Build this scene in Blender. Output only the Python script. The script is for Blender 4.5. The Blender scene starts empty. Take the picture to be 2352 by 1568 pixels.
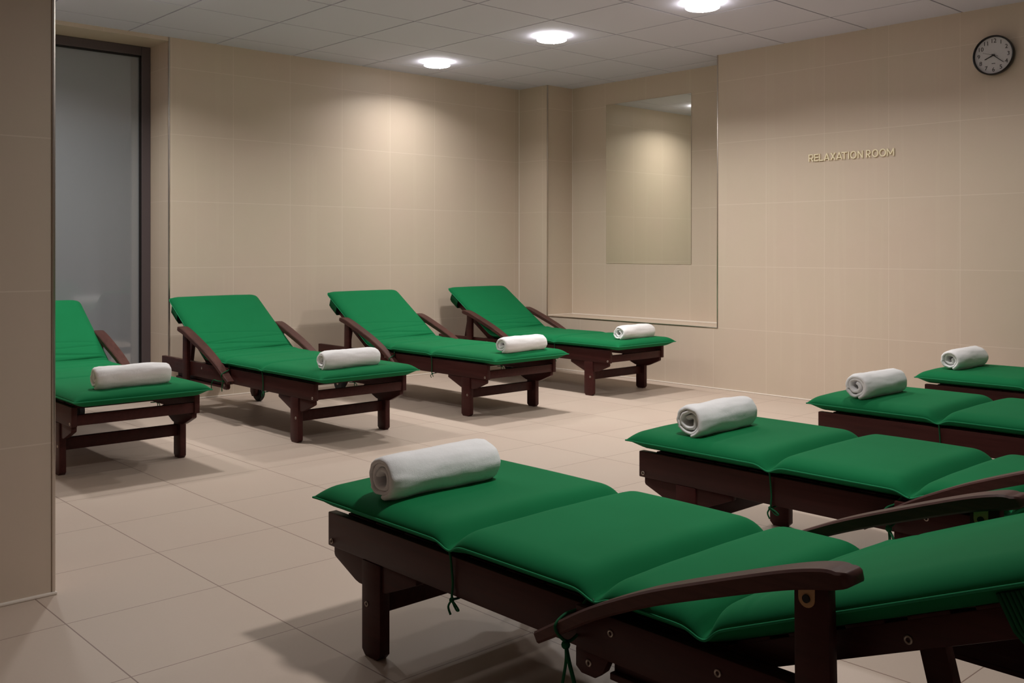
import bpy, bmesh, math, random
from math import sin, cos, pi, radians, sqrt
from mathutils import Vector, Matrix, noise

sc = bpy.context.scene
COL = sc.collection

# ------------------------------------------------------------------ camera
cam_d = bpy.data.cameras.new('camera')
cam = bpy.data.objects.new('camera', cam_d)
COL.objects.link(cam)
cam.location = (0, 0, 1.011)
cam.rotation_euler = (radians(90), 0, -0.745)
cam_d.sensor_width = 36
cam_d.lens = 2257.6 / 2352 * 36
cam_d.shift_y = -(784 - 574.0) / 2352
cam_d.clip_start = 0.05
sc.camera = cam

# ------------------------------------------------------------------ world, exposure
w = bpy.data.worlds.new('world')
sc.world = w
w.use_nodes = True
w.node_tree.nodes['Background'].inputs[0].default_value = (0.8, 0.85, 1, 1)
w.node_tree.nodes['Background'].inputs[1].default_value = 0.0
sc.view_settings.view_transform = 'Standard'
sc.view_settings.look = 'None'
sc.view_settings.gamma = 1
sc.view_settings.exposure = 0.0
sc.view_settings.use_curve_mapping = False
sc.cycles.use_denoising = True
sc.cycles.max_bounces = 10
sc.cycles.diffuse_bounces = 5
sc.cycles.sample_clamp_indirect = 6

LAMP_DOWN = 9.0       # glow of the frosted discs
LAMP_SIDE = 16.0       # light leaking sideways and up
LAMP_POWER = 39.0     # beam of each lamp, W
LAMP_SPREAD = 148.0   # its opening, degrees
LAMPS_SEEN = [(4.60, 5.82, 0.25), (4.60, 4.60, 0.53), (4.62, 3.40, 0.39)]   # x, y, share of the power
LAMPS_MORE = [(4.60, 2.19, 0.25), (2.187, 5.188, 0.44), (1.587, 5.80, 0.28), (2.187, 1.588, 0.46), (2.20, -2.60, 0.25)]  # unseen lamps; places and shares fitted to the light, last two added as fill
CEIL = 2.428

# ------------------------------------------------------------------ materials
def mat(name, base, rough=0.5, spec=0.5, metal=0.0, coat=0.0, sheen=0.0, emit=None, estr=0.0):
    m = bpy.data.materials.new(name)
    m.use_nodes = True
    b = m.node_tree.nodes['Principled BSDF']
    b.inputs['Base Color'].default_value = (*base, 1)
    b.inputs['Roughness'].default_value = rough
    b.inputs['Specular IOR Level'].default_value = spec
    b.inputs['Metallic'].default_value = metal
    b.inputs['Coat Weight'].default_value = coat
    b.inputs['Sheen Weight'].default_value = sheen
    if emit:
        b.inputs['Emission Color'].default_value = (*emit, 1)
        b.inputs['Emission Strength'].default_value = estr
    return m

class NT:
    def __init__(s, m):
        s.t = m.node_tree
        s.b = s.t.nodes['Principled BSDF']
    def n(s, typ, **kw):
        nd = s.t.nodes.new(typ)
        for k, v in kw.items():
            setattr(nd, k, v)
        return nd
    def put(s, sock, v):
        if hasattr(v, 'is_output'):
            s.t.links.new(v, sock)
        elif v is not None:
            sock.default_value = v
    def math(s, op, a, b=None, c=None):
        nd = s.n('ShaderNodeMath', operation=op)
        s.put(nd.inputs[0], a); s.put(nd.inputs[1], b)
        if c is not None: s.put(nd.inputs[2], c)
        return nd.outputs[0]
    def mix(s, f, a, b):
        nd = s.n('ShaderNodeMix', data_type='RGBA')
        s.put(nd.inputs['Factor'], f)
        s.put(nd.inputs[6], a if hasattr(a, 'is_output') else (*a, 1))
        s.put(nd.inputs[7], b if hasattr(b, 'is_output') else (*b, 1))
        return nd.outputs[2]
    def noise(s, vec, scale, detail=3, rough=0.5):
        nd = s.n('ShaderNodeTexNoise')
        if vec is not None: s.put(nd.inputs['Vector'], vec)
        nd.inputs['Scale'].default_value = scale
        nd.inputs['Detail'].default_value = detail
        nd.inputs['Roughness'].default_value = rough
        return nd.outputs['Fac']
    def scalev(s, vec, xyz):
        nd = s.n('ShaderNodeVectorMath', operation='MULTIPLY')
        s.put(nd.inputs[0], vec); nd.inputs[1].default_value = xyz
        return nd.outputs[0]
    def line(s, v, off, pitch, width):
        # 1 on a joint line, 0 elsewhere
        a = s.math('SUBTRACT', v, off)
        a = s.math('DIVIDE', a, pitch)
        a = s.math('FRACT', a)
        a = s.math('SUBTRACT', a, 0.5)
        a = s.math('ABSOLUTE', a)
        a = s.math('SUBTRACT', 0.5, a)
        return s.math('LESS_THAN', a, width / pitch / 2)
    def cell(s, v, off, pitch):
        a = s.math('SUBTRACT', v, off)
        a = s.math('DIVIDE', a, pitch)
        return s.math('FLOOR', a)
    def bump(s, h, strength, dist):
        nd = s.n('ShaderNodeBump')
        nd.inputs['Strength'].default_value = strength
        nd.inputs['Distance'].default_value = dist
        s.put(nd.inputs['Height'], h)
        s.t.links.new(nd.outputs[0], s.b.inputs['Normal'])

def wall_tiles():
    m = mat('beige_wall_tile', (0.6, 0.5, 0.4), 0.42, 0.35)
    t = NT(m)
    g = t.n('ShaderNodeNewGeometry')
    p = t.n('ShaderNodeSeparateXYZ'); t.put(p.inputs[0], g.outputs['Position'])
    q = t.n('ShaderNodeSeparateXYZ'); t.put(q.inputs[0], g.outputs['True Normal'])
    nx = t.math('GREATER_THAN', t.math('ABSOLUTE', q.outputs[0]), 0.5)
    nz = t.math('GREATER_THAN', t.math('ABSOLUTE', q.outputs[2]), 0.5)
    # horizontal coordinate: y on faces looking along x, x (shifted) on the others
    u = t.math('ADD', t.math('MULTIPLY', nx, t.math('SUBTRACT', p.outputs[1], 2.502)),
               t.math('MULTIPLY', t.math('SUBTRACT', 1.0, nx), t.math('SUBTRACT', p.outputs[0], 2.775)))
    lv = t.line(u, 0.0, 0.445, 0.0032)
    lh = t.line(p.outputs[2], 0.0, 0.446, 0.0036)
    ln = t.math('MULTIPLY', t.math('MAXIMUM', lv, lh), t.math('SUBTRACT', 1.0, nz))
    cv = t.n('ShaderNodeCombineXYZ')
    t.put(cv.inputs[0], t.cell(u, 0.0, 0.445)); t.put(cv.inputs[1], t.cell(p.outputs[2], 0.0, 0.446)); t.put(cv.inputs[2], nx)
    wn = t.n('ShaderNodeTexWhiteNoise', noise_dimensions='3D'); t.put(wn.inputs['Vector'], cv.outputs[0])
    cl = t.noise(g.outputs['Position'], 1.7, 4, 0.6)
    fine = t.noise(g.outputs['Position'], 9.0, 5, 0.6)
    c = t.mix(cl, (0.65, 0.505, 0.425), (0.625, 0.55, 0.42))
    c = t.mix(t.math('MULTIPLY', fine, 0.5), c, (0.68, 0.56, 0.46))
    c = t.mix(t.math('MULTIPLY', wn.outputs[0], 0.12), c, (0.53, 0.44, 0.35))
    # faint paler vertical streaks
    st = t.noise(t.scalev(g.outputs['Position'], (14, 14, 0.35)), 1.0, 2, 0.5)
    st = t.math('MULTIPLY', t.math('GREATER_THAN', st, 0.62), 0.10)
    c = t.mix(st, c, (0.72, 0.63, 0.50))
    c = t.mix(t.math('MULTIPLY', ln, 0.65), c, (0.78, 0.67, 0.57))
    t.put(t.b.inputs['Base Color'], c)
    t.put(t.b.inputs['Roughness'], t.math('ADD', 0.36, t.math('MULTIPLY', fine, 0.16)))
    h = t.math('ADD', t.math('MULTIPLY', fine, 0.25), t.math('MULTIPLY', ln, -1.0))
    t.bump(h, 0.25, 0.0012)
    return m

def floor_tiles():
    m = mat('beige_floor_tile', (0.5, 0.4, 0.33), 0.5, 0.4)
    t = NT(m)
    g = t.n('ShaderNodeNewGeometry')
    p = t.n('ShaderNodeSeparateXYZ'); t.put(p.inputs[0], g.outputs['Position'])
    lx = t.line(p.outputs[0], 0.915, 0.442, 0.0036)
    ly = t.line(p.outputs[1], 2.323, 0.4486, 0.0030)
    ln = t.math('MAXIMUM', lx, ly)
    cv = t.n('ShaderNodeCombineXYZ')
    t.put(cv.inputs[0], t.cell(p.outputs[0], 0.915, 0.442)); t.put(cv.inputs[1], t.cell(p.outputs[1], 2.323, 0.4486))
    wn = t.n('ShaderNodeTexWhiteNoise', noise_dimensions='3D'); t.put(wn.inputs['Vector'], cv.outputs[0])
    big = t.noise(g.outputs['Position'], 2.6, 5, 0.62)
    fine = t.noise(g.outputs['Position'], 160.0, 3, 0.7)
    c = t.mix(big, (0.58, 0.455, 0.385), (0.58, 0.49, 0.405))
    c = t.mix(t.math('MULTIPLY', fine, 0.35), c, (0.48, 0.37, 0.30))
    c = t.mix(t.math('MULTIPLY', wn.outputs[0], 0.14), c, (0.48, 0.37, 0.30))
    c = t.mix(t.math('MULTIPLY', ln, 0.8), c, (0.19, 0.11, 0.085))
    t.put(t.b.inputs['Base Color'], c)
    t.put(t.b.inputs['Roughness'], t.math('ADD', 0.40, t.math('MULTIPLY', big, 0.2)))
    t.bump(t.math('ADD', t.math('MULTIPLY', fine, 0.3), t.math('MULTIPLY', ln, -1.0)), 0.3, 0.001)
    return m

def wood(name, c1, c2, rough=0.38):
    m = mat(name, c1, rough, 0.16)
    t = NT(m)
    tc = t.n('ShaderNodeTexCoord')
    g1 = t.noise(t.scalev(tc.outputs['Object'], (60, 3.0, 60)), 1.0, 5, 0.65)
    g2 = t.noise(t.scalev(tc.outputs['Object'], (9, 1.2, 9)), 1.0, 3, 0.5)
    f = t.math('MULTIPLY', t.math('ADD', g1, g2), 0.5)
    cr = t.n('ShaderNodeValToRGB'); t.put(cr.inputs[0], f)
    cr.color_ramp.elements[0].position = 0.35; cr.color_ramp.elements[0].color = (*c1, 1)
    cr.color_ramp.elements[1].position = 0.68; cr.color_ramp.elements[1].color = (*c2, 1)
    t.put(t.b.inputs['Base Color'], cr.outputs[0])
    t.put(t.b.inputs['Roughness'], t.math('ADD', rough - 0.08, t.math('MULTIPLY', g1, 0.2)))
    t.bump(g1, 0.15, 0.001)
    return m

def fabric(name, c1, c2, scale=900):
    m = mat(name, c1, 0.85, 0.10, sheen=0.05)
    t = NT(m)
    t.b.inputs['Sheen Roughness'].default_value = 0.4
    t.b.inputs['Sheen Tint'].default_value = (0.3, 0.8, 0.5, 1)
    tc = t.n('ShaderNodeTexCoord')
    a = t.noise(tc.outputs['Object'], 6, 3)
    b = t.noise(tc.outputs['Object'], scale, 2)
    t.put(t.b.inputs['Base Color'], t.mix(a, c1, c2))
    t.bump(b, 0.12, 0.0006)
    return m

def terry():
    m = mat('white_terry', (0.86, 0.85, 0.86), 0.95, 0.1, sheen=0.25)
    t = NT(m)
    tc = t.n('ShaderNodeTexCoord')
    a = t.noise(tc.outputs['Object'], 650, 3, 0.7)
    b = t.noise(tc.outputs['Object'], 45, 3, 0.6)
    t.bump(t.math('ADD', a, t.math('MULTIPLY', b, 1.8)), 0.45, 0.0018)
    return m

M = {}
M['wall'] = wall_tiles()
M['floor'] = floor_tiles()
M['ceil'] = mat('ceiling_panel_paint', (0.67, 0.66, 0.78), 0.8, 0.2)
M['ceilgap'] = mat('ceiling_joint', (0.25, 0.23, 0.24), 0.7, 0.2)
M['steel'] = mat('brushed_edge_profile', (0.62, 0.57, 0.52), 0.28, 0.5, 1.0)
M['silicone'] = mat('pale_silicone', (0.82, 0.74, 0.66), 0.5, 0.3)
M['frame'] = mat('dark_anodised_frame', (0.10, 0.078, 0.083), 0.42, 0.4)
M['gasket'] = mat('black_gasket', (0.012, 0.010, 0.011), 0.5, 0.3)
M['mirror'] = mat('silvered_glass', (0.83, 0.84, 0.76), 0.02, 0.5, 1.0)
M['wood'] = wood('dark_mahogany', (0.036, 0.0095, 0.0088), (0.070, 0.020, 0.0175))
M['armwood'] = wood('mahogany_arm', (0.048, 0.020, 0.017), (0.105, 0.043, 0.036), 0.42)
M['green'] = fabric('green_canvas', (0.0050, 0.142, 0.046), (0.0070, 0.165, 0.058))
M['pipe'] = fabric('green_piping', (0.020, 0.235, 0.100), (0.024, 0.25, 0.105))
M['tie'] = mat('green_tape', (0.005, 0.085, 0.03), 0.8, 0.2)
M['towel'] = terry()
M['brass'] = mat('brass_plate', (0.42, 0.25, 0.12), 0.5, 0.4, 0.3)
M['screw'] = mat('steel_screw', (0.42, 0.36, 0.32), 0.35, 0.5, 0.9)
M['rubber'] = mat('black_rubber', (0.012, 0.011, 0.012), 0.6, 0.3)
M['lampmetal'] = mat('lamp_ring', (0.7, 0.69, 0.68), 0.35, 0.5, 0.6)
LC = (1.0, 0.968, 0.93)
M['lampdown'] = mat('frosted_glass_face', (0.9, 0.9, 0.9), 0.4, emit=LC, estr=LAMP_DOWN)
M['lampside'] = mat('frosted_glass_edge', (0.9, 0.9, 0.9), 0.4, emit=LC, estr=LAMP_SIDE)
M['black'] = mat('black_plastic', (0.006, 0.004, 0.004), 0.28, 0.5)
M['face'] = mat('clock_face_card', (0.62, 0.60, 0.62), 0.6, 0.3)
M['ink'] = mat('dark_grey_ink', (0.045, 0.036, 0.036), 0.6, 0.2)
M['gold'] = mat('pale_gold_letter', (1.0, 0.90, 0.64), 0.35, 0.8, 0.0)

def window_glass():
    m = mat('grey_backed_glass', (0.265, 0.28, 0.30), 0.5, 0.5)
    b = m.node_tree.nodes['Principled BSDF']
    b.inputs['Roughness'].default_value = 0.06
    b.inputs['IOR'].default_value = 2.1
    return m
M['glass'] = window_glass()

# ------------------------------------------------------------------ mesh helpers
def finish(name, bm, m, parent=None, smooth=False, mats=None, recalc=True):
    if recalc:
        bmesh.ops.recalc_face_normals(bm, faces=bm.faces)
    me = bpy.data.meshes.new(name)
    bm.to_mesh(me); bm.free()
    for k in (mats or [m]):
        me.materials.append(k)
    if smooth is True:
        me.polygons.foreach_set('use_smooth', [True] * len(me.polygons))
    elif smooth:
        me.polygons.foreach_set('use_smooth', [True] * len(me.polygons))
        me.set_sharp_from_angle(angle=radians(smooth))
    o = bpy.data.objects.new(name, me)
    COL.objects.link(o)
    if parent: o.parent = parent
    return o

def tag(o, label=None, cat=None, group=None, kind=None):
    if label: o['label'] = label
    if cat: o['category'] = cat
    if group: o['group'] = group
    if kind: o['kind'] = kind
    return o

def empty(name, loc, rz=0.0):
    o = bpy.data.objects.new(name, None)
    o.empty_display_size = 0.1
    COL.objects.link(o)
    o.location = loc; o.rotation_euler = (0, 0, rz)
    return o

def box(bm, x0, x1, y0, y1, z0, z1, bev=0.0, seg=2, M4=None):
    vs = [bm.verts.new((x, y, z)) for x in (x0, x1) for y in (y0, y1) for z in (z0, z1)]
    F = [(0, 1, 3, 2), (4, 6, 7, 5), (0, 4, 5, 1), (2, 3, 7, 6), (0, 2, 6, 4), (1, 5, 7, 3)]
    fs = [bm.faces.new([vs[i] for i in f]) for f in F]
    bmesh.ops.recalc_face_normals(bm, faces=fs)
    if M4 is not None:
        bmesh.ops.transform(bm, matrix=M4, verts=vs)
    if bev > 0:
        es = list({e for f in fs for e in f.edges})
        bmesh.ops.bevel(bm, geom=es, offset=bev, segments=seg, affect='EDGES', profile=0.5)

def prism(bm, pts, a0, a1, axis='x', bev=0.0):
    """pts: 2D outline; axis x -> (y,z) outline, axis z -> (x,y), axis y -> (x,z)"""
    def mk(a, p):
        return (a, p[0], p[1]) if axis == 'x' else ((p[0], a, p[1]) if axis == 'y' else (p[0], p[1], a))
    A = [bm.verts.new(mk(a0, p)) for p in pts]
    B = [bm.verts.new(mk(a1, p)) for p in pts]
    n = len(pts)
    fs = [bm.faces.new(A), bm.faces.new(B[::-1])]
    for i in range(n):
        fs.append(bm.faces.new([A[i], A[(i + 1) % n], B[(i + 1) % n], B[i]]))
    bmesh.ops.recalc_face_normals(bm, faces=fs)
    if bev > 0:
        es = list({e for f in fs for e in f.edges})
        bmesh.ops.bevel(bm, geom=es, offset=bev, segments=2, affect='EDGES', profile=0.5)

def cyl(bm, c, r, h, axis='z', n=32, r2=None):
    if r2 is None: r2 = r
    rot = {'z': Matrix.Identity(4), 'x': Matrix.Rotation(pi / 2, 4, 'Y'), 'y': Matrix.Rotation(-pi / 2, 4, 'X')}[axis]
    bmesh.ops.create_cone(bm, cap_ends=True, segments=n, radius1=r, radius2=r2, depth=h,
                          matrix=Matrix.Translation(c) @ rot)

def tube(bm, pts, r, n=8, closed=False, flat=1.0):
    pts = [Vector(p) for p in pts]
    N = len(pts); rings = []
    prev = None
    for i, p in enumerate(pts):
        if closed:
            t = (pts[(i + 1) % N] - pts[i - 1])
        else:
            t = pts[min(i + 1, N - 1)] - pts[max(i - 1, 0)]
        if t.length < 1e-9: t = Vector((0, 0, 1))
        t.normalize()
        if prev is None:
            up = Vector((0, 0, 1)) if abs(t.z) < 0.9 else Vector((1, 0, 0))
            a = t.cross(up).normalized()
        else:
            a = prev - t * prev.dot(t)
            a = a.normalized() if a.length > 1e-6 else t.orthogonal().normalized()
        prev = a
        b = t.cross(a)
        rings.append([bm.verts.new(p + a * (r * cos(2 * pi * k / n)) + b * (r * flat * sin(2 * pi * k / n))) for k in range(n)])
    rng = range(N) if closed else range(N - 1)
    for i in rng:
        A, B = rings[i], rings[(i + 1) % N]
        for k in range(n):
            bm.faces.new([A[k], A[(k + 1) % n], B[(k + 1) % n], B[k]])
    if not closed:
        bm.faces.new(rings[0][::-1]); bm.faces.new(rings[-1])

def catmull(pts, sub=8):
    P = [Vector(p) for p in pts]
    out = []
    for i in range(len(P) - 1):
        p0 = P[max(i - 1, 0)]; p1 = P[i]; p2 = P[i + 1]; p3 = P[min(i + 2, len(P) - 1)]
        for k in range(sub):
            t = k / sub
            out.append(0.5 * ((2 * p1) + (p2 - p0) * t + (2 * p0 - 5 * p1 + 4 * p2 - p3) * t * t + (3 * p1 - p0 - 3 * p2 + p3) * t ** 3))
    out.append(P[-1])
    return out

# ------------------------------------------------------------------ the room
YB, XR = 6.357, 5.95          # back wall and right wall faces
NX, NY0, NY1, NZ = 6.26, 4.243, 6.003, 0.446   # niche
CX0, CY0 = 0.968, 3.035       # edge of the near left wall
WX, WY = 2.757, 6.655         # window recess

def S(name, bm, m, **k):
    o = finish(name, bm, m, **k); o['kind'] = 'structure'; return o

bm = bmesh.new(); box(bm, -2.2, 6.7, -4.6, 7.0, -0.1, 0.0); S('floor', bm, M['floor'])

# ceiling: panels 0.6 m with bevelled joints, a dark strip behind the joints
bm = bmesh.new()
gx, gy, P = 2.487, 6.088, 0.6
i0, i1 = int((-2.2 - gx) // P), int((6.7 - gx) // P) + 1
j0, j1 = int((-4.6 - gy) // P), int((7.0 - gy) // P) + 1
for i in range(i0, i1):
    for j in range(j0, j1):
        x0, x1 = gx + i * P, gx + (i + 1) * P
        y0, y1 = gy + j * P, gy + (j + 1) * P
        g, b, d = 0.0038, 0.0016, 0.008
        o_ = [bm.verts.new(v) for v in ((x0 + g, y0 + g, CEIL + d), (x1 - g, y0 + g, CEIL + d), (x1 - g, y1 - g, CEIL + d), (x0 + g, y1 - g, CEIL + d))]
        q = g + b
        n_ = [bm.verts.new(v) for v in ((x0 + q, y0 + q, CEIL), (x1 - q, y0 + q, CEIL), (x1 - q, y1 - q, CEIL), (x0 + q, y1 - q, CEIL))]
        bm.faces.new(n_[::-1])
        for k in range(4):
            bm.faces.new([o_[k], n_[k], n_[(k + 1) % 4], o_[(k + 1) % 4]])
nf = len(bm.faces)
box(bm, -2.2, 6.7, -4.6, 7.0, CEIL + 0.008, CEIL + 0.12)
bm.faces.ensure_lookup_table()
for f in bm.faces[nf:]: f.material_index = 1
ceil_o = S('ceiling', bm, None, mats=[M['ceil'], M['ceilgap']], recalc=False)

H = CEIL + 0.02
# back wall with the window recess left of it
bm = bmesh.new()
box(bm, WX, XR + 0.7, YB, YB + 0.6, 0, H)
box(bm, -0.6, WX, YB, YB + 0.6, 2.402, H)          # strip over the window
box(bm, -0.6, 1.1, YB, YB + 0.6, 0, 2.402)
S('wall_back', bm, M['wall'])
# right wall: pier, low part, niche back, long part
bm = bmesh.new()
box(bm, XR, XR + 0.7, NY1, YB, 0, H)
box(bm, XR, XR + 0.7, NY0, NY1, 0, NZ)
box(bm, NX, XR + 0.7, NY0, NY1, NZ, H)
box(bm, XR, XR + 0.7, -4.5, NY0, 0, H)
S('wall_right', bm, M['wall'])
bm = bmesh.new()
box(bm, -2.1, CX0, CY0, CY0 + 0.32, 0, H)
box(bm, -0.6, -0.3, CY0 + 0.32, YB, 0, H)
box(bm, -2.3, -2.1, -4.5, CY0 + 0.32, 0, H)
S('wall_left', bm, M['wall'])
bm = bmesh.new(); box(bm, -2.3, XR + 0.7, -4.7, -4.5, 0, H)
S('wall_front', bm, M['wall'])

# metal edge profiles and pale joints
t1 = bmesh.new(); box(t1, CX0 - 0.006, CX0 + 0.004, CY0 - 0.004, CY0 + 0.006, 0.006, CEIL, 0.002)
S('trim_1', t1, M['steel'], smooth=30)
t1 = bmesh.new(); box(t1, WX - 0.004, WX + 0.006, YB - 0.004, YB + 0.006, 0.0, CEIL, 0.002)
S('trim_2', t1, M['steel'], smooth=30)
t1 = bmesh.new()
box(t1, XR - 0.004, XR + 0.006, NY1 - 0.006, NY1 + 0.004, NZ - 0.004, CEIL, 0.002)
S('trim_3', t1, M['steel'], smooth=30)
t1 = bmesh.new()
box(t1, XR - 0.004, XR + 0.006, NY0 - 0.004, NY0 + 0.006, NZ - 0.004, CEIL, 0.002)
S('trim_4', t1, M['steel'], smooth=30)
t1 = bmesh.new()
box(t1, XR - 0.004, XR + 0.006, NY0, NY1, NZ - 0.006, NZ + 0.003, 0.002)
S('trim_5', t1, M['steel'], smooth=30)
t1 = bmesh.new()
box(t1, NX - 0.012, NX, NY0, NY1, NZ, NZ + 0.012, 0.003)
box(t1, XR, NX, NY1 - 0.008, NY1, NZ, NZ + 0.010, 0.003)
S('trim_6', t1, M['silicone'])
t1 = bmesh.new()
box(t1, XR - 0.005, XR, YB - 0.005, YB, 0, CEIL)
box(t1, NX - 0.003, NX, NY1 - 0.003, NY1, NZ, CEIL)
S('trim_7', t1, M['silicone'])
t1 = bmesh.new(); box(t1, WX, XR, YB - 0.009, YB, 0, 0.009, 0.003)
S('baseboard_back', t1, M['silicone'])
t1 = bmesh.new(); box(t1, XR - 0.009, XR, -4.5, YB, 0, 0.009, 0.003)
S('baseboard_right', t1, M['silicone'])
t1 = bmesh.new(); box(t1, -2.1, CX0 + 0.008, CY0 - 0.009, CY0 + 0.32, 0, 0.009, 0.003)
S('baseboard_left', t1, M['silicone'])

# window in the recess: frame, gasket and pane
win = empty('window_1', (0, 0, 0)); win['kind'] = 'structure'
bm = bmesh.new()
fx0, fx1, fz1, fw = 1.1, WX, 2.402, 0.062
box(bm, fx1 - fw, fx1, WY, WY + 0.07, 0, fz1, 0.004)
box(bm, fx0, fx0 + fw, WY, WY + 0.07, 0, fz1, 0.004)
box(bm, fx0 + fw, fx1 - fw, WY, WY + 0.07, fz1 - fw, fz1, 0.004)
box(bm, fx0 + fw, fx1 - fw, WY, WY + 0.07, 0, 0.07, 0.004)
finish('window_frame', bm, M['frame'], win)
bm = bmesh.new()
box(bm, fx1 - fw - 0.012, fx1 - fw, WY + 0.006, WY + 0.03, 0.07, fz1 - fw)
box(bm, fx0 + fw, fx1 - fw, WY + 0.006, WY + 0.03, fz1 - fw - 0.012, fz1 - fw)
box(bm, fx0 + fw, fx0 + fw + 0.012, WY + 0.006, WY + 0.03, 0.07, fz1 - fw)
finish('gasket', bm, M['gasket'], win)
bm = bmesh.new()
box(bm, fx0 + fw - 0.01, fx1 - fw + 0.01, WY + 0.022, WY + 0.032, 0.06, fz1 - fw + 0.01)
finish('pane', bm, M['glass'], win)

# mirror in the niche
mir = bmesh.new()
box(mir, NX - 0.005, NX - 0.0005, 4.711, 5.603, 0.897, 2.243, 0.0012, 1)
o = finish('wall_mirror', mir, M['mirror'])
tag(o, 'tall frameless mirror set flush into the tiled niche of the right wall', 'mirror')

# ------------------------------------------------------------------ ceiling lamps
def ceiling_lamp(x, y, share, label):
    r = empty('ceiling_lamp', (x, y, CEIL))
    tag(r, label, 'lamp', 'round glass downlights in the ceiling')
    bm = bmesh.new()
    cyl(bm, (0, 0, -0.004), 0.078, 0.008, n=48, r2=0.082)
    finish('base_ring', bm, M['lampmetal'], r, smooth=40)
    bm = bmesh.new()
    # lens shaped frosted glass
    prof = [(0.0, -0.041), (0.05, -0.040), (0.078, -0.038), (0.092, -0.035), (0.098, -0.031), (0.098, -0.027), (0.090, -0.024), (0.0, -0.024)]
    n = 56; rings = []
    for (rr, z) in prof:
        rings.append([bm.verts.new((rr * cos(2 * pi * k / n), rr * sin(2 * pi * k / n), z)) for k in range(n)] if rr > 0 else [bm.verts.new((0, 0, z))])
    for i in range(len(prof) - 1):
        A, B = rings[i], rings[i + 1]
        for k in range(n):
            k2 = (k + 1) % n
            if len(A) == 1: f = bm.faces.new([A[0], B[k], B[k2]])
            elif len(B) == 1: f = bm.faces.new([A[k], B[0], A[k2]])
            else: f = bm.faces.new([A[k], B[k], B[k2], A[k2]])
            f.material_index = 0 if i < 3 else 1
    finish('glass_disc', bm, None, r, smooth=50, mats=[M['lampdown'], M['lampside']])
    for k in range(3):
        a = 2 * pi * k / 3 + 0.6
        bm = bmesh.new(); cyl(bm, (0.076 * cos(a), 0.076 * sin(a), -0.0225), 0.0035, 0.040, n=12)
        finish('spacer_pin', bm, M['lampmetal'], r, smooth=40)
    ld = bpy.data.lights.new('lamp_beam', 'AREA'); ld.shape = 'DISK'; ld.size = 0.18
    ld.energy = LAMP_POWER * share; ld.spread = radians(LAMP_SPREAD); ld.color = LC
    lo = bpy.data.objects.new('lamp_beam', ld); COL.objects.link(lo); lo.parent = r
    lo.location = (0, 0, -0.043)
    return r

for (x, y, p), l in zip(LAMPS_SEEN, ['glowing round ceiling downlight nearest the back wall corner',
                                  'glowing round ceiling downlight in the middle of the three visible',
                                  'glowing round ceiling downlight cut by the top of the frame']):
    ceiling_lamp(x, y, p, l)
for k, (x, y, p) in enumerate(LAMPS_MORE):
    ceiling_lamp(x, y, p, ['round ceiling downlight outside the picture beyond the nearest visible one',
                           'round ceiling downlight over the second lounger from the left, outside the picture',
                           'round ceiling downlight over the window recess, outside the picture',
                           'round fill lamp added above the nearest loungers, outside the picture',
                           'round fill lamp added far behind the camera'][k])

# ------------------------------------------------------------------ lounger cushion
SEAT = 1.22          # seat length up to the hinge
HW = 0.308           # half width of cushion
BZ = 0.328           # underside of cushion

class Path:
    """centre line of the cushion underside: arc a -> (s, z, tangent)"""
    def __init__(s, tilt):
        s.t = tilt; s.a0 = -0.045; s.R = 0.16
        s.flat = SEAT - s.R * math.tan(tilt / 2)       # start of bend
        s.arc = s.R * tilt
    def at(s, a):
        # a measured from foot rail end
        if a <= s.flat: return a, BZ, 0.0
        if a <= s.flat + s.arc:
            th = (a - s.flat) / s.R
            return s.flat + s.R * sin(th), BZ + s.R * (1 - cos(th)), th
        d = a - s.flat - s.arc
        return s.flat + s.R * sin(s.t) + d * cos(s.t), BZ + s.R * (1 - cos(s.t)) + d * sin(s.t), s.t

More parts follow.
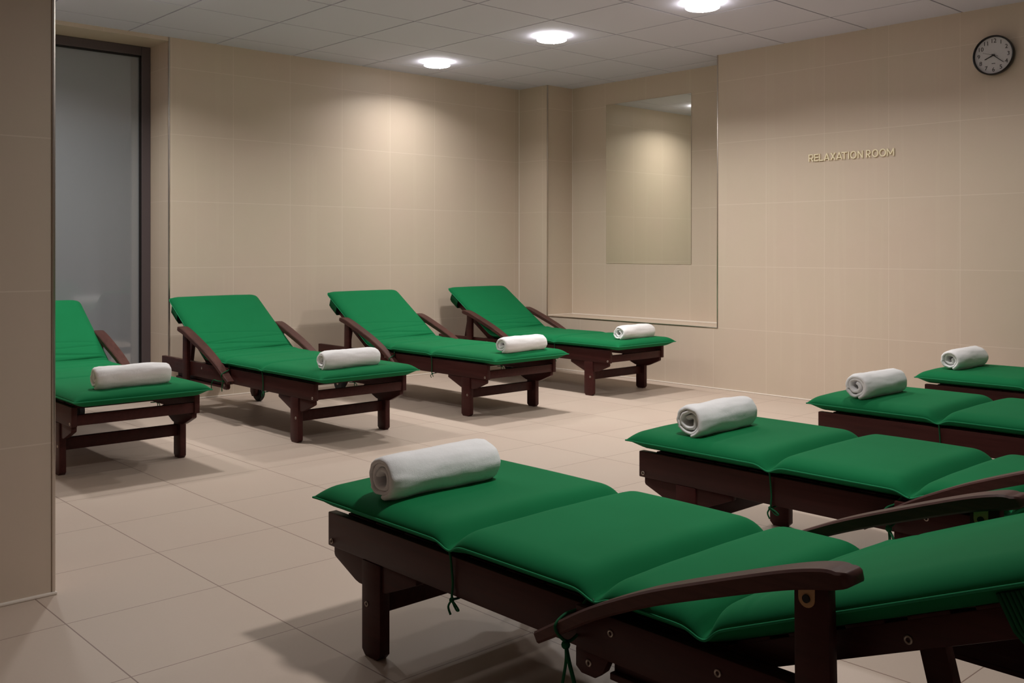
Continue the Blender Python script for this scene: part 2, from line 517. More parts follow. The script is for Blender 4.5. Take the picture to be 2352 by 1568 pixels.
def make_cushion(parent, tilt, seams, wrinkles, BACK, A0):
    pa = Path(tilt)
    A1 = SEAT + BACK - 0.02
    na, nv = 400, 48
    E, T = 0.029, 0.038
    def fall(d, r, p=2.0, q=0.5):
        d = max(0.0, min(1.0, d / r))
        return max(0.0, 1 - (1 - d) ** p) ** q
    def prof(a, v):
        fv = fall(1 - abs(v), 0.20, 2.1, 0.54)
        fe = fall(min(a - A0, A1 - a), 0.062, 2.1, 0.54)
        fs = 1.0; es = 1.0
        for (sa, depth, rad) in seams:
            d = abs(a - sa)
            fs *= 1 - depth * (1 - fall(d, rad, 2.0, 0.62))
            es *= 1 - 0.62 * depth * math.exp(-(d / 0.028) ** 2)
        return fv, fe, fs, es
    def pos(a, v, side):
        s_, z_, th = pa.at(a)
        fv, fe, fs, es = prof(a, v)
        e = E * es
        crown = 0.86 + 0.14 * cos(v * pi / 2)
        wr = 0.0
        for (wa, amp, wid, skew) in wrinkles:
            d = a - wa - skew * v
            wr += amp * math.exp(-(d / wid) ** 2) * min(1.0, (1 - abs(v)) * 5)
        nz = noise.noise(Vector((v * 2.1, a * 3.0, 1.7))) * 0.0022
        if side > 0:
            h = e + (T * crown * fv * fe * fs) + (wr + nz) * fv * fe
        else:
            h = e - e * fall(1 - abs(v), 0.20, 1.6, 0.8) * fall(min(a - A0, A1 - a), 0.06, 1.6, 0.8)
        pin = 0.0
        for (sa, depth, rad) in seams:
            pin += 0.004 * depth * math.exp(-((a - sa) / 0.02) ** 2)
        w_ = HW - pin + 0.003 * math.exp(-(a - A0) / 0.03) - 0.016 * max(0.0, 1 - (A1 - a) / 0.035) ** 2
        x = w_ * v
        return Vector((x, s_ - sin(th) * h, z_ + cos(th) * h))
    av = [A0 + (A1 - A0) * (0.5 - 0.5 * cos(pi * (i / na))) * 0.35 + (A1 - A0) * (i / na) * 0.65 for i in range(na + 1)]
    vv = [(sin(pi / 2 * (2 * j / nv - 1))) for j in range(nv + 1)]
    bm = bmesh.new()
    top = [[bm.verts.new(pos(a, v, 1)) for v in vv] for a in av]
    bot = [[None] * (nv + 1) for _ in av]
    for i, a in enumerate(av):
        for j, v in enumerate(vv):
            if i in (0, na) or j in (0, nv): bot[i][j] = top[i][j]
            else: bot[i][j] = bm.verts.new(pos(a, v, -1))
    for i in range(na):
        for j in range(nv):
            bm.faces.new([top[i][j], top[i][j + 1], top[i + 1][j + 1], top[i + 1][j]])
            bm.faces.new([bot[i][j], bot[i + 1][j], bot[i + 1][j + 1], bot[i][j + 1]])
    c = finish('cushion', bm, M['green'], parent, smooth=True)
    loop = [pos(a, -1, 1) for a in av] + [pos(A1, v, 1) for v in vv[1:]] + [pos(a, 1, 1) for a in av[::-1][1:]] + [pos(A0, v, 1) for v in vv[::-1][1:-1]]
    bm = bmesh.new(); tube(bm, loop, 0.0026, 6, closed=True)
    p = finish('piping', bm, M['pipe'], c, smooth=True)
    # stitched seams run across the top
    return c, pa, pos

# ------------------------------------------------------------------ lounger
RW = 0.2925          # outer face of the side rails from the middle
RT, RB = 0.325, 0.237

def bolt(bm, x, y, z, sx):
    # washer with a dark socket, axis x
    tube(bm, [(x + sx * 0.0006, y + 0.0052 * cos(2 * pi * k / 20), z + 0.0052 * sin(2 * pi * k / 20)) for k in range(20)], 0.0021, 8, closed=True)

def make_lounger(near):
    tilt = radians(22.5) if near else radians(33.0)
    BACK, A0 = (0.70, -0.045) if near else (0.655, -0.095)
    root = empty('sun_lounger', (0, 0, 0))
    root['category'] = 'sun lounger'
    root['group'] = 'green cushioned loungers facing the back row' if near else 'green cushioned loungers with their heads at the back wall'
    W = M['wood']
    for sx in (-1, 1):
        X = lambda a, b: (min(sx * a, sx * b), max(sx * a, sx * b))
        # long side rail
        bm = bmesh.new(); x0, x1 = X(RW, RW - 0.026)
        box(bm, x0, x1, 0, 1.87, RB, RT, 0.003)
        rail = finish('side_rail', bm, W, root, smooth=35)
        bm = bmesh.new()
        bolt(bm, sx * RW, 0.018, RB + 0.014, sx)
        finish('screw', bm, M['screw'], rail, smooth=40)
        # corner bracket board below the rail
        bm = bmesh.new(); x0, x1 = X(RW - 0.006, RW - 0.030)
        prism(bm, [(0.020, RB), (0.020, RB - 0.018), (0.024, RB - 0.025), (0.118, RB - 0.064), (0.135, RB - 0.068), (0.240, RB - 0.068),
                   (0.250, RB - 0.066), (0.373, RB - 0.016), (0.373, RB)], x0, x1, 'x', 0.002)
        finish('bracket', bm, W, root, smooth=35)
        # front leg
        bm = bmesh.new(); x0, x1 = X(RW + 0.001, RW - 0.029)
        prism(bm, [(0.158, RB - 0.0005), (0.158, 0.014), (0.172, 0.0), (0.222, 0.0), (0.236, 0.014), (0.236, RB - 0.0005)], x0, x1, 'x', 0.002)
        leg = finish('leg', bm, W, root, smooth=35)
        bm = bmesh.new(); bolt(bm, sx * (RW + 0.001), 0.180, 0.130, sx)
        finish('screw', bm, M['screw'], leg, smooth=40)
        # outer board that carries the arm
        bm = bmesh.new(); x0, x1 = X(RW + 0.020, RW)
        box(bm, x0, x1, 0.915, 1.63, RB + 0.006, RT + 0.003, 0.003)
        prism(bm, [(0.915, RB + 0.01), (0.915, RB - 0.026), (0.930, RB - 0.036), (0.965, RB - 0.036), (0.985, RB - 0.020), (1.0, RB + 0.01)], x0, x1, 'x', 0.002)
        ob = finish('arm_board', bm, W, root, smooth=35)
        for (yy, zz) in ((1.005, 0.298), (1.245, 0.300), (0.95, 0.226)):
            bm = bmesh.new(); bolt(bm, sx * (RW + 0.020), yy, zz, sx)
            finish('screw', bm, M['screw'], ob, smooth=40)
        # lower ledge along the board
        bm = bmesh.new(); x0, x1 = X(RW + 0.006, RW - 0.018)
        box(bm, x0, x1, 0.99, 1.64, RB - 0.034, RB - 0.020, 0.002)
        x0, x1 = X(RW - 0.008, RW - 0.018)
        box(bm, x0, x1, 0.99, 1.64, RB - 0.024, RB + 0.002)
        finish('ledge', bm, W, root, smooth=35)
        # arm post
        bm = bmesh.new(); x0, x1 = X(RW + 0.043, RW + 0.020)
        prism(bm, [(1.402, 0.500), (1.404, 0.205), (1.468, 0.205), (1.460, 0.515)], x0, x1, 'x', 0.0025)
        post = finish('arm_post', bm, W, root, smooth=35)
        # metal plate on the post
        mx = sx * (RW + 0.0315) + 0.0118
        bm = bmesh.new()
        cy_, cz_ = 1.425, 0.478
        pts = [(cy_ - 0.014, 0.506), (cy_ - 0.014, cz_)] + [(cy_ + 0.014 * cos(a), cz_ + 0.014 * sin(a)) for a in [pi + pi * k / 10 for k in range(1, 10)]] + [(cy_ + 0.014, cz_), (cy_ + 0.014, 0.506)]
        prism(bm, pts, mx - 0.001, mx + 0.0012, 'x')
        pl = finish('arm_plate', bm, M['brass'], post)
        bm = bmesh.new(); cyl(bm, (mx + 0.002, cy_, cz_), 0.0065, 0.003, 'x', 16)
        finish('plate_screw', bm, M['rubber'], pl, smooth=40)
        # curved arm
        crv = catmull([(0.835, 0.262), (0.905, 0.304), (0.975, 0.346), (1.055, 0.386), (1.14, 0.424), (1.26, 0.470), (1.37, 0.510), (1.43, 0.529), (1.482, 0.541)], 6)
        bm = bmesh.new(); N = len(crv); rings = []
        for i, p in enumerate(crv):
            t_ = (crv[min(i + 1, N - 1)] - crv[max(i - 1, 0)]); t_.normalize()
            nrm = Vector((-t_.y, t_.x))
            f = i / (N - 1)
            hw = 0.021 + 0.010 * min(1, f * 1.6)
            th = 0.024 + 0.008 * f
            k_ = max(0.0, (f - 0.93) / 0.07)
            dn = 0.003 * k_ * k_
            xc = sx * (RW + 0.036)
            ring = []
            rr = 0.004
            for (u, h) in ((-1, -1), (-1, 1), (1, 1), (1, -1)):
                # small chamfers
                ring.append((u, h))
            vs = []
            hw2 = hw * (1 - 0.05 * k_ * k_)
            top_d = -dn * 1.6; bot_d = -th + dn * 0.5
            for (dx, dh) in ((-hw2, bot_d + rr), (-hw2, top_d - rr), (-hw2 + rr, top_d), (hw2 - rr, top_d), (hw2, top_d - rr), (hw2, bot_d + rr), (hw2 - rr, bot_d), (-hw2 + rr, bot_d)):
                vs.append(bm.verts.new((xc + dx, p.x + nrm.x * dh, p.y + nrm.y * dh)))
            rings.append(vs)
        for i in range(N - 1):
            for k in range(8):
                bm.faces.new([rings[i][k], rings[i][(k + 1) % 8], rings[i + 1][(k + 1) % 8], rings[i + 1][k]])
        bm.faces.new(rings[0][::-1])
        # rounded nose at the back end
        last = rings[-1]; t_ = (crv[-1] - crv[-2]).normalized()
        cprev = last
        cen = sum((v.co for v in last), Vector()) / 8
        for (adv, scl) in ((0.006, 0.965), (0.012, 0.87), (0.017, 0.72), (0.0205, 0.50), (0.022, 0.25)):
            nv_ = [bm.verts.new(cen + Vector((0, t_.x, t_.y)) * adv + (v.co - cen) * scl) for v in last]
            for k in range(8):
                bm.faces.new([cprev[k], cprev[(k + 1) % 8], nv_[(k + 1) % 8], nv_[k]])
            cprev = nv_
        bm.faces.new(cprev)
        arm = finish('armrest', bm, M['armwood'], root, smooth=38)
        bm = bmesh.new()
        dirv = (crv[1] - crv[0]).normalized()
        cc = crv[0] + Vector((dirv.y, -dirv.x)) * 0.012
        bmesh.ops.create_cone(bm, cap_ends=True, segments=14, radius1=0.006, radius2=0.006, depth=0.003,
                              matrix=Matrix.Translation((sx * (RW + 0.036), cc.x, cc.y)) @ Matrix.Rotation(math.atan2(dirv.y, dirv.x), 4, 'X') @ Matrix.Rotation(pi / 2, 4, 'X'))
        finish('end_hole', bm, M['rubber'], arm)
        # rear leg and wheel
        bm = bmesh.new(); x0, x1 = X(RW - 0.0455, RW - 0.070)
        prism(bm, [(1.575, RB + 0.05), (1.585, 0.06), (1.605, 0.035), (1.635, 0.035), (1.655, 0.06), (1.665, RB + 0.05)], x0 - 0.0 , x1, 'x', 0.002)
        finish('rear_leg', bm, W, root, smooth=35)
        bm = bmesh.new(); cyl(bm, (sx * (RW - 0.026), 1.62, 0.058), 0.058, 0.038, 'x', 40)
        es = [e for e in bm.edges if e.is_manifold and e.calc_face_angle(0) > 1.2]
        bmesh.ops.bevel(bm, geom=es, offset=0.008, segments=3, affect='EDGES')
        wh = finish('wheel', bm, M['rubber'], root, smooth=45)
        bm = bmesh.new(); cyl(bm, (sx * (RW - 0.006), 1.62, 0.058), 0.012, 0.006, 'x', 20)
        finish('hub', bm, M['screw'], wh, smooth=45)
    # cross members
    bm = bmesh.new(); box(bm, -(RW - 0.0265), RW - 0.0265, 0.006, 0.028, RB + 0.004, RB + 0.052, 0.002)
    finish('foot_rail', bm, W, root, smooth=35)
    bm = bmesh.new(); box(bm, -(RW - 0.0295), RW - 0.0295, 0.186, 0.210, 0.108, 0.163, 0.002)
    finish('stretcher', bm, W, root, smooth=35)
    bm = bmesh.new(); box(bm, -(RW - 0.0265), RW - 0.0265, 1.605, 1.650, RB + 0.002, RB + 0.05, 0.002)
    finish('rear_crossbar', bm, W, root, smooth=35)
    bm = bmesh.new()
    for k in range(10):
        y = 0.055 + k * 0.122
        if y + 0.05 > SEAT: break
        box(bm, -(RW - 0.0265), RW - 0.0265, y, y + 0.114, RT - 0.016, RT + 0.002, 0.002)
    finish('seat_slats', bm, W, root, smooth=35)
    # cushion
    if near:
        seams = [(0.515, 0.95, 0.072), (0.955, 0.92, 0.070), (1.210, 0.92, 0.072)]
        wr = [(1.30, 0.0022, 0.006, 0.01), (1.34, -0.0018, 0.006, -0.02)]
    else:
        seams = [(0.520, 0.42, 0.035), (0.955, 0.30, 0.030)]
        wr = [(1.08, -0.006, 0.008, 0.030), (1.13, 0.006, 0.018, 0.020), (1.165, -0.009, 0.007, 0.035), (1.20, 0.006, 0.012, 0.03), (1.235, -0.010, 0.007, 0.030), (1.275, 0.004, 0.014, 0.0), (1.31, -0.007, 0.006, -0.025), (1.355, -0.004, 0.006, 0.02), (1.42, -0.003, 0.007, -0.02), (0.80, -0.0015, 0.008, 0.06)]
    cush, pa, pos = make_cushion(root, tilt, seams, wr, BACK, A0)
    # back frame under the reclined part of the cushion
    hinge = Matrix.Translation((0, pa.at(SEAT + 0.0)[0], pa.at(SEAT)[1] - 0.004)) @ Matrix.Rotation(tilt, 4, 'X')
    for sx in (-1, 1):
        bm = bmesh.new()
        x0, x1 = sorted((sx * (RW - 0.030), sx * (RW - 0.056)))
        box(bm, x0, x1, -0.02, BACK - 0.045, -0.047, -0.002, 0.003)
        bmesh.ops.transform(bm, matrix=hinge, verts=bm.verts)
        br = finish('back_rail', bm, W, root, smooth=35)
        bm = bmesh.new(); v = hinge @ Vector((sx * (RW - 0.030), 0.345, -0.030)); bolt(bm, v.x, v.y, v.z, sx)
        finish('screw', bm, M['screw'], br, smooth=40)
        # prop from the back rail to the tail of the frame
        a = hinge @ Vector((0, 0.365, -0.03))
        foot = Vector((0, a.y + 0.060, RB + 0.02)) if not near else Vector((0, a.y + 0.045, RB + 0.02))
        bm = bmesh.new(); x0, x1 = sorted((sx * (RW - 0.0565), sx * (RW - 0.080)))
        d = (foot - a).normalized(); nn = Vector((0, -d.z, d.y)) * 0.021
        pts = [(a + nn), (foot + nn), (foot - nn), (a - nn)]
        prism(bm, [(p.y, p.z) for p in pts], x0, x1, 'x', 0.002)
        finish('back_prop', bm, W, root, smooth=35)
    bm = bmesh.new()
    for k in range(6):
        y = 0.03 + k * 0.108
        box(bm, -(RW - 0.031), RW - 0.031, y, y + 0.070, -0.012, 0.003, 0.002)
    bmesh.ops.transform(bm, matrix=hinge, verts=bm.verts)
    finish('back_slats', bm, W, root, smooth=35)
    # elastic strap round back frame and cushion edge
    bm = bmesh.new()
    nr = 14
    for k in range(nr):
        y = BACK - 0.178 + k * 0.0068
        loopp = []
        for (x, z) in ((-HW + 0.004, 0.022), (-HW + 0.012, -0.03), (-HW + 0.03, -0.053), (0, -0.057), (HW - 0.03, -0.053), (HW - 0.012, -0.03), (HW - 0.004, 0.022)):
            loopp.append(hinge @ Vector((x, y, z)))
        tube(bm, loopp, 0.0036, 6)
    finish('elastic_strap', bm, M['tie'], cush, smooth=True)
    # tapes that tie the cushion down
    for sx in (-1, 1):
        e1 = pos(0.520, sx, 1); e2 = pos(0.955, sx, 1)
        xo = sx * (RW + 0.004)
        bm = bmesh.new()
        pl = catmull([e1 + Vector((0, 0, -0.001)), (xo + sx * 0.004, 0.52, RT - 0.005), (xo, 0.522, RB + 0.03), (xo, 0.521, RB - 0.004), (sx * (RW - 0.03), 0.52, RB - 0.006)], 6)
        tube(bm, pl, 0.0028, 6)
        k0 = Vector((xo, 0.518, RB - 0.008))
        bmesh.ops.create_icosphere(bm, subdivisions=2, radius=0.006, matrix=Matrix.Translation(k0))
        if near:
            tube(bm, catmull([k0, k0 + Vector((sx * .006, .020, -.004)), k0 + Vector((sx * .008, .034, -.012)), k0 + Vector((sx * .006, .022, -.014)), k0], 5), 0.0024, 6)
            tube(bm, catmull([k0, k0 + Vector((sx * .005, -.006, -.015)), k0 + Vector((sx * .004, .001, -.032))], 5), 0.0026, 6)
        else:
            tube(bm, catmull([k0, k0 + Vector((sx * .006, .010, -.012)), k0 + Vector((sx * .004, .004, -.026))], 5), 0.0022, 6)
            tube(bm, catmull([k0, k0 + Vector((sx * .006, -.012, -.008)), k0 + Vector((sx * .005, -.016, -.018))], 5), 0.0022, 6)
        finish('tie', bm, M['tie'], cush, smooth=True)
        # second tape round the front of the arm
        bm = bmesh.new()
        ax = sx * (RW + 0.036)
        yy, zt = 0.905, 0.306
        pl = catmull([e2, (sx * (RW + 0.000), 0.935, 0.344), (ax - sx * 0.026, 0.915, 0.318), (ax, 0.903, zt + 0.004), (ax + sx * 0.027, 0.902, zt - 0.012),
                      (ax + sx * 0.016, 0.908, zt - 0.036), (ax, 0.915, zt - 0.044), (ax - sx * 0.026, 0.92, zt - 0.03)], 6)
        tube(bm, pl, 0.0032, 6)
        k0 = Vector((ax + sx * 0.008, 0.912, zt - 0.050))
        bmesh.ops.create_icosphere(bm, subdivisions=2, radius=0.009, matrix=Matrix.Translation(k0))
        if near:
            tube(bm, catmull([k0, k0 + Vector((sx * .012, .020, -.022)), k0 + Vector((sx * .016, .042, -.070)), k0 + Vector((sx * .012, .046, -.125)), k0 + Vector((sx * .010, .044, -.16))], 6), 0.0040, 6, flat=0.5)
            tube(bm, catmull([k0, k0 + Vector((sx * .006, .006, -.03)), k0 + Vector((sx * .012, .002, -.075)), k0 + Vector((sx * .010, -.006, -.13)), k0 + Vector((sx * .010, -.018, -.165))], 6), 0.0040, 6, flat=0.5)
        else:
            tube(bm, catmull([k0, k0 + Vector((sx * .010, .05, -.004)), k0 + Vector((sx * .012, .10, -.002)), k0 + Vector((sx * .012, .13, -.03)), k0 + Vector((sx * .010, .13, -.065))], 6), 0.0028, 6)
            tube(bm, catmull([k0, k0 + Vector((sx * .006, .006, -.03)), k0 + Vector((sx * .006, .008, -.06))], 6), 0.0028, 6)
        finish('tie', bm, M['tie'], cush, smooth=True)
    return root

def copy_tree(o, parent=None):
    c = o.copy(); COL.objects.link(c); c.parent = parent
    for ch in list(o.children):
        copy_tree(ch, c)
    return c

near0 = make_lounger(True)
NEAR = [(1.395, 2.225, 0.0, 'dark wooden sun lounger with green cushion, nearest to the camera'),
        (2.600, 2.178, 0.0, 'dark wooden sun lounger with green cushion, second of the right-hand row'),
        (3.790, 2.190, 0.0, 'dark wooden sun lounger with green cushion, third of the right-hand row'),
        (4.970, 2.270, 0.0, 'dark wooden sun lounger with green cushion, farthest of the right-hand row, cut by the frame')]
src = [near0] + [copy_tree(near0) for _ in NEAR[1:]]
for o, (x, y, r, l) in zip(src, NEAR):
    o.location = (x + RW, y, 0); o.rotation_euler = (0, 0, pi + r); o['label'] = l
far0 = make_lounger(False)
FAR = [(1.490, 4.440, -0.015, 'dark wooden sun lounger with green cushion, half hidden by the tiled pier, before the window'),
       (2.662, 4.378, 0.0, 'dark wooden sun lounger with raised green back, second from the left at the back wall'),
       (3.853, 4.398, 0.004, 'dark wooden sun lounger with raised green back, third from the left at the back wall'),
       (5.028, 4.470, 0.0, 'dark wooden sun lounger with raised green back, in the corner below the mirror')]
src = [far0] + [copy_tree(far0) for _ in FAR[1:]]
for o, (x, y, r, l) in zip(src, FAR):
    o.location = (x + RW, y, 0); o.rotation_euler = (0, 0, r); o['label'] = l

# ------------------------------------------------------------------ rolled towels
def make_towel(seed, L=0.36, R=0.056, turns=3.2, open_=0.0):
    rnd = random.Random(seed)
    nth, half = 190, 15
    r0 = 0.006
    thk = (R - r0) / (turns + 0.5) * 0.92
    ph0 = -pi / 2 - turns * 2 * pi - rnd.uniform(0.15, 0.5)
    # sheet cross section along the axis: rounded ends
    u = [-1 + 2 * k / half for k in range(half + 1)]
    loop = []
    for t in u: loop.append((t * (L / 2 - thk / 2), thk / 2))
    for k in range(1, 5):
        a = pi / 2 - pi * k / 5; loop.append((L / 2 - thk / 2 + thk / 2 * cos(a), thk / 2 * sin(a)))
    for t in u[::-1]: loop.append((t * (L / 2 - thk / 2), -thk / 2))
    for k in range(1, 5):
        a = -pi / 2 - pi * k / 5; loop.append((-(L / 2 - thk / 2) + thk / 2 * cos(a), thk / 2 * sin(a)))
    bm = bmesh.new(); rings = []
    so = seed * 7.3
    for i in range(nth + 1):
        f = i / nth
        f2 = f ** 0.75
        th = f2 * turns * 2 * pi
        rr = r0 + thk / 2 + (R - r0 - thk) * f2
        vs = []
        # irregular winding, layer ends creep in and out
        creep = 0.010 * noise.noise(Vector((th * 0.35, so, 0))) - 0.006 * (1 - f)
        for (x, d) in loop:
            q = x / (L / 2)
            wob = noise.noise(Vector((cos(th) * rr * 22 + so, sin(th) * rr * 22, x * 9))) * 0.0042
            wob += noise.noise(Vector((cos(th) * rr * 60 + so, sin(th) * rr * 60, x * 26 + 5))) * 0.0018
            wob *= 1.0 + 1.4 * (1 - f) ** 0.7 * min(1.0, max(0.0, (abs(q) - 0.55) / 0.3))
            r_ = rr + d * (1.0 - 0.25 * max(0, (abs(q) - 0.8) / 0.2)) + wob
            if f > 0.62: r_ -= 0.006 * max(0.0, (abs(q) - 0.80) / 0.2) ** 2
            px = cos(ph0 + th) * r_ * 1.03
            pz = sin(ph0 + th) * r_ * (0.96)
            # sagging: flatten underneath
            lo = -R * 0.86
            if pz < lo: pz = lo + (pz - lo) * 0.15
            vs.append(bm.verts.new((x + creep * (1 if q > 0 else -1) * abs(q), px, pz)))
        rings.append(vs)
    n = len(loop)
    for i in range(nth):
        for k in range(n):
            bm.faces.new([rings[i][k], rings[i][(k + 1) % n], rings[i + 1][(k + 1) % n], rings[i + 1][k]])
    bm.faces.new(rings[0][::-1]); bm.faces.new(rings[-1])
    zmin = min(v.co.z for v in bm.verts)
    bmesh.ops.translate(bm, verts=bm.verts, vec=(0, 0, -zmin))
    return finish('rolled_towel', bm, M['towel'], smooth=True)

TZ = 0.3885
TOWELS = [  # x, y, rot, length, radius, turns, label
    (1.592, 2.020, 0.00, 0.36, 0.064, 2.7, 'rolled white towel on the green lounger nearest the camera'),
    (2.808, 2.005, 0.03, 0.345, 0.063, 2.6, 'rolled white towel on the second lounger of the right-hand row'),
    (3.995, 2.035, 0.00, 0.36, 0.061, 2.4, 'rolled white towel on the third lounger of the right-hand row'),
    (5.270, 2.195, 0.00, 0.37, 0.062, 2.3, 'rolled white towel on the farthest lounger of the right-hand row'),
    (1.762, 4.470, 0.00, 0.345, 0.060, 2.2, 'rolled white towel on the lounger half hidden by the tiled pier'),
    (2.895, 4.415, 0.04, 0.355, 0.057, 2.9, 'rolled white towel on the lounger second from the left at the back wall'),
    (4.125, 4.385, 0.05, 0.37, 0.058, 2.2, 'rolled white towel on the lounger third from the left at the back wall'),
    (5.318, 4.495, 0.05, 0.37, 0.058, 2.4, 'rolled white towel on the corner lounger below the mirror'),
]
for k, (x, y, r, L, R, tn, l) in enumerate(TOWELS):
    o = make_towel(k + 3, L, R, tn)
    o.location = (x, y, TZ); o.rotation_euler = (0, 0, r)
    tag(o, l, 'towel', 'rolled white towels on the loungers')

# ------------------------------------------------------------------ wall clock
def text_mesh(txt, size, name, m, parent):
    cu = bpy.data.curves.new(name, 'FONT'); cu.body = txt; cu.size = size
    cu.align_x = 'CENTER'; cu.align_y = 'CENTER'; cu.extrude = 0.0004; cu.resolution_u = 4
    tmp = bpy.data.objects.new(name, cu); COL.objects.link(tmp)
    dg = bpy.context.evaluated_depsgraph_get()
    me = bpy.data.meshes.new_from_object(tmp.evaluated_get(dg))
    bpy.data.objects.remove(tmp)
    me.materials.clear(); me.materials.append(m)
    o = bpy.data.objects.new(name, me); COL.objects.link(o); o.parent = parent
    return o

# local axes: x -> world -y, y -> world z, z -> world -x (out of the wall)
WALLM = Matrix(((0, 0, -1, 0), (-1, 0, 0, 0), (0, 1, 0, 0), (0, 0, 0, 1)))
ck = empty('wall_clock', (0, 0, 0))
ck.matrix_world = Matrix.Translation((XR - 0.0005, 2.300, 2.141)) @ WALLM
tag(ck, 'round black-rimmed wall clock with white face showing about twenty past eight', 'clock')
bm = bmesh.new()
prof = [(0.0, 0.0), (0.104, 0.0), (0.112, 0.004), (0.1155, 0.016), (0.1155, 0.034), (0.113, 0.040), (0.109, 0.0405), (0.1065, 0.037), (0.106, 0.022), (0.0, 0.022)]
n = 72; rings = []
for (rr, z) in prof:
    rings.append([bm.verts.new((rr * cos(2 * pi * k / n), rr * sin(2 * pi * k / n), z)) for k in range(n)] if rr > 0 else [bm.verts.new((0, 0, z))])
for i in range(len(prof) - 1):
    A, B = rings[i], rings[i + 1]
    for k in range(n):
        k2 = (k + 1) % n
        if len(A) == 1: bm.faces.new([A[0], B[k], B[k2]])
        elif len(B) == 1: bm.faces.new([A[k], B[0], A[k2]])
        else: bm.faces.new([A[k], B[k], B[k2], A[k2]])
finish('case', bm, M['black'], ck, smooth=40)
bm = bmesh.new(); cyl(bm, (0, 0, 0.0235), 0.1055, 0.003, n=72)
face = finish('clock_face', bm, M['face'], ck)
for h in range(1, 13):
    a = radians(90 - 30 * h)
    t = text_mesh(str(h), 0.034, 'numeral', M['ink'], face)
    t.location = (0.083 * cos(a), 0.083 * sin(a), 0.0256)
bm = bmesh.new(); box(bm, -0.010, 0.010, -0.049, -0.0455, 0.0252, 0.0256)
finish('maker_mark', bm, M['ink'], face)
def hand(name, ang, l, w, tail, z):
    bm = bmesh.new()
    prism(bm, [(-w, -tail), (w, -tail), (w * 0.7, l), (-w * 0.7, l)], z, z + 0.0012, 'z')
    bmesh.ops.rotate(bm, verts=bm.verts, cent=(0, 0, 0), matrix=Matrix.Rotation(-radians(ang), 3, 'Z'))
    return finish(name, bm, M['black'], ck)
hand('hour_hand', 247, 0.053, 0.0030, 0.008, 0.0275)
hand('minute_hand', 129, 0.074, 0.0022, 0.010, 0.0295)
hand('second_hand', 289, 0.060, 0.0009, 0.030, 0.0315)
bm = bmesh.new(); cyl(bm, (0, 0, 0.030), 0.005, 0.009, n=20)
finish('hand_pin', bm, M['black'], ck, smooth=40)

# ------------------------------------------------------------------ lettering on the right wall
LT = {'R': (3.502, 3.466), 'E': (3.461, 3.430), 'L': (3.425, 3.395), 'A': (3.389, 3.349), 'X': (3.342, 3.306), 'A2': (3.301, 3.258), 'T': (3.263, 3.225),
      'I': (3.216, 3.210), 'O': (3.202, 3.159), 'N': (3.150, 3.115), 'R2': (3.093, 3.062), 'O2': (3.053, 3.010), 'O3': (3.004, 2.959), 'M': (2.954, 2.907)}
CH, SW, DP = 0.0475, 0.0064, 0.008
NB = [0]      # strokes of a letter lie a hair apart in depth
def bar(bm, p, q, w=SW):
    p = Vector((*p, 0)); q = Vector((*q, 0)); d = (q - p).normalized(); n_ = Vector((-d.y, d.x, 0)) * w / 2
    NB[0] += 1; e = 0.00012 * (NB[0] % 5)
    prism(bm, [((p + n_).x, (p + n_).y), ((q + n_).x, (q + n_).y), ((q - n_).x, (q - n_).y), ((p - n_).x, (p - n_).y)], 0.003 - e, 0.003 + DP + e, 'z')
def arcband(bm, cx, cy, rx, ry, a0, a1, w=SW, n=28):
    O = []; I = []
    for k in range(n + 1):
        a = a0 + (a1 - a0) * k / n
        O.append((cx + rx * cos(a), cy + ry * sin(a))); I.append((cx + (rx - w) * cos(a), cy + (ry - w) * sin(a)))
    for k in range(n):
        prism(bm, [O[k], O[k + 1], I[k + 1], I[k]], 0.0035, 0.0028 + DP, 'z')
    bmesh.ops.remove_doubles(bm, verts=bm.verts, dist=1e-6)
sign = empty('lettering_sign', (0, 0, 0))
SY = 3.502
sign.matrix_world = Matrix.Translation((XR, SY, 1.6035)) @ WALLM
tag(sign, 'pale gold raised lettering reading RELAXATION ROOM on the right wall', 'sign')
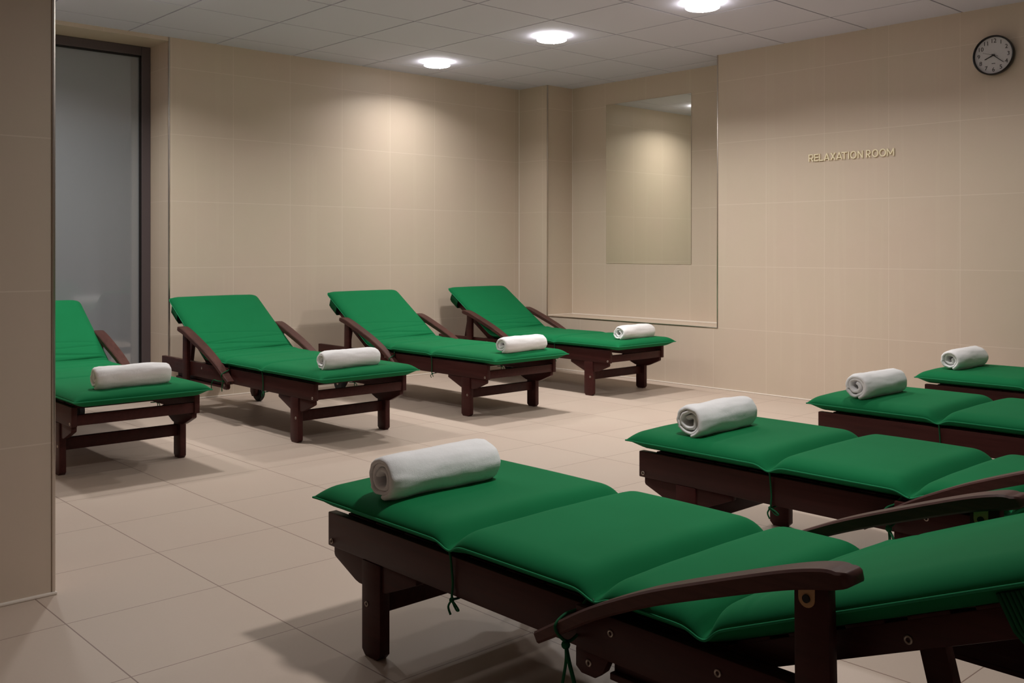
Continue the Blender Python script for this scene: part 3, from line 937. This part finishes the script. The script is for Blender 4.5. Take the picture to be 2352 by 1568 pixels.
for key, (ya, yb) in LT.items():
    ch = key[0]; x0 = SY - ya; x1 = SY - yb; w_ = x1 - x0; h = CH; s2 = SW / 2
    bm = bmesh.new()
    if ch == 'R':
        bar(bm, (x0 + s2, 0), (x0 + s2, h)); xm = x1 - 0.013
        bar(bm, (x0, h - s2), (xm, h - s2)); bar(bm, (x0, h * 0.42), (xm, h * 0.42))
        ry = (h - h * 0.42 + s2) / 2
        arcband(bm, xm, h - ry, 0.0125, ry, -pi / 2, pi / 2, n=16)
        bar(bm, (xm - 0.006, h * 0.42), (x1 - s2, 0))
    elif ch == 'E':
        bar(bm, (x0 + s2, 0), (x0 + s2, h))
        for yy in (s2, h / 2, h - s2): bar(bm, (x0, yy), (x1, yy))
    elif ch == 'L':
        bar(bm, (x0 + s2, 0), (x0 + s2, h)); bar(bm, (x0, s2), (x1, s2))
    elif ch == 'A':
        xm = (x0 + x1) / 2
        bar(bm, (x0 + s2, 0), (xm, h)); bar(bm, (x1 - s2, 0), (xm, h)); bar(bm, (x0 + 0.010, h * 0.27), (x1 - 0.010, h * 0.27), SW * 0.9)
    elif ch == 'X':
        bar(bm, (x0 + s2, 0), (x1 - s2, h)); bar(bm, (x1 - s2, 0), (x0 + s2, h))
    elif ch == 'T':
        xm = (x0 + x1) / 2; bar(bm, (xm, 0), (xm, h)); bar(bm, (x0, h - s2), (x1, h - s2))
    elif ch == 'I':
        xm = (x0 + x1) / 2; bar(bm, (xm, 0), (xm, h))
    elif ch == 'O':
        arcband(bm, (x0 + x1) / 2, h / 2, w_ / 2, h / 2 + 0.001, 0, 2 * pi, n=40)
    elif ch == 'N':
        bar(bm, (x0 + s2, 0), (x0 + s2, h)); bar(bm, (x1 - s2, 0), (x1 - s2, h)); bar(bm, (x0 + s2, h - 0.002), (x1 - s2, 0.002))
    elif ch == 'M':
        xm = (x0 + x1) / 2
        bar(bm, (x0 + s2, 0), (x0 + s2, h)); bar(bm, (x1 - s2, 0), (x1 - s2, h)); bar(bm, (x0 + s2, h - 0.002), (xm, h * 0.22)); bar(bm, (x1 - s2, h - 0.002), (xm, h * 0.22))
    finish('letter', bm, M['gold'], sign)
# studs that hold the letters off the wall
bm = bmesh.new()
for key, (ya, yb) in LT.items():
    ch = key[0]; x0 = SY - ya; x1 = SY - yb
    xs = {'R': x0 + .003, 'E': x0 + .003, 'L': x0 + .003, 'N': x0 + .003, 'M': x0 + .003}.get(ch, (x0 + x1) / 2)
    zz = {'O': 0.004, 'A': CH * 0.27, 'X': CH * 0.5}.get(ch, CH * 0.3)
    cyl(bm, (xs, zz, 0.0015), 0.0015, 0.004, n=8)
finish('mounting_studs', bm, M['screw'], sign)
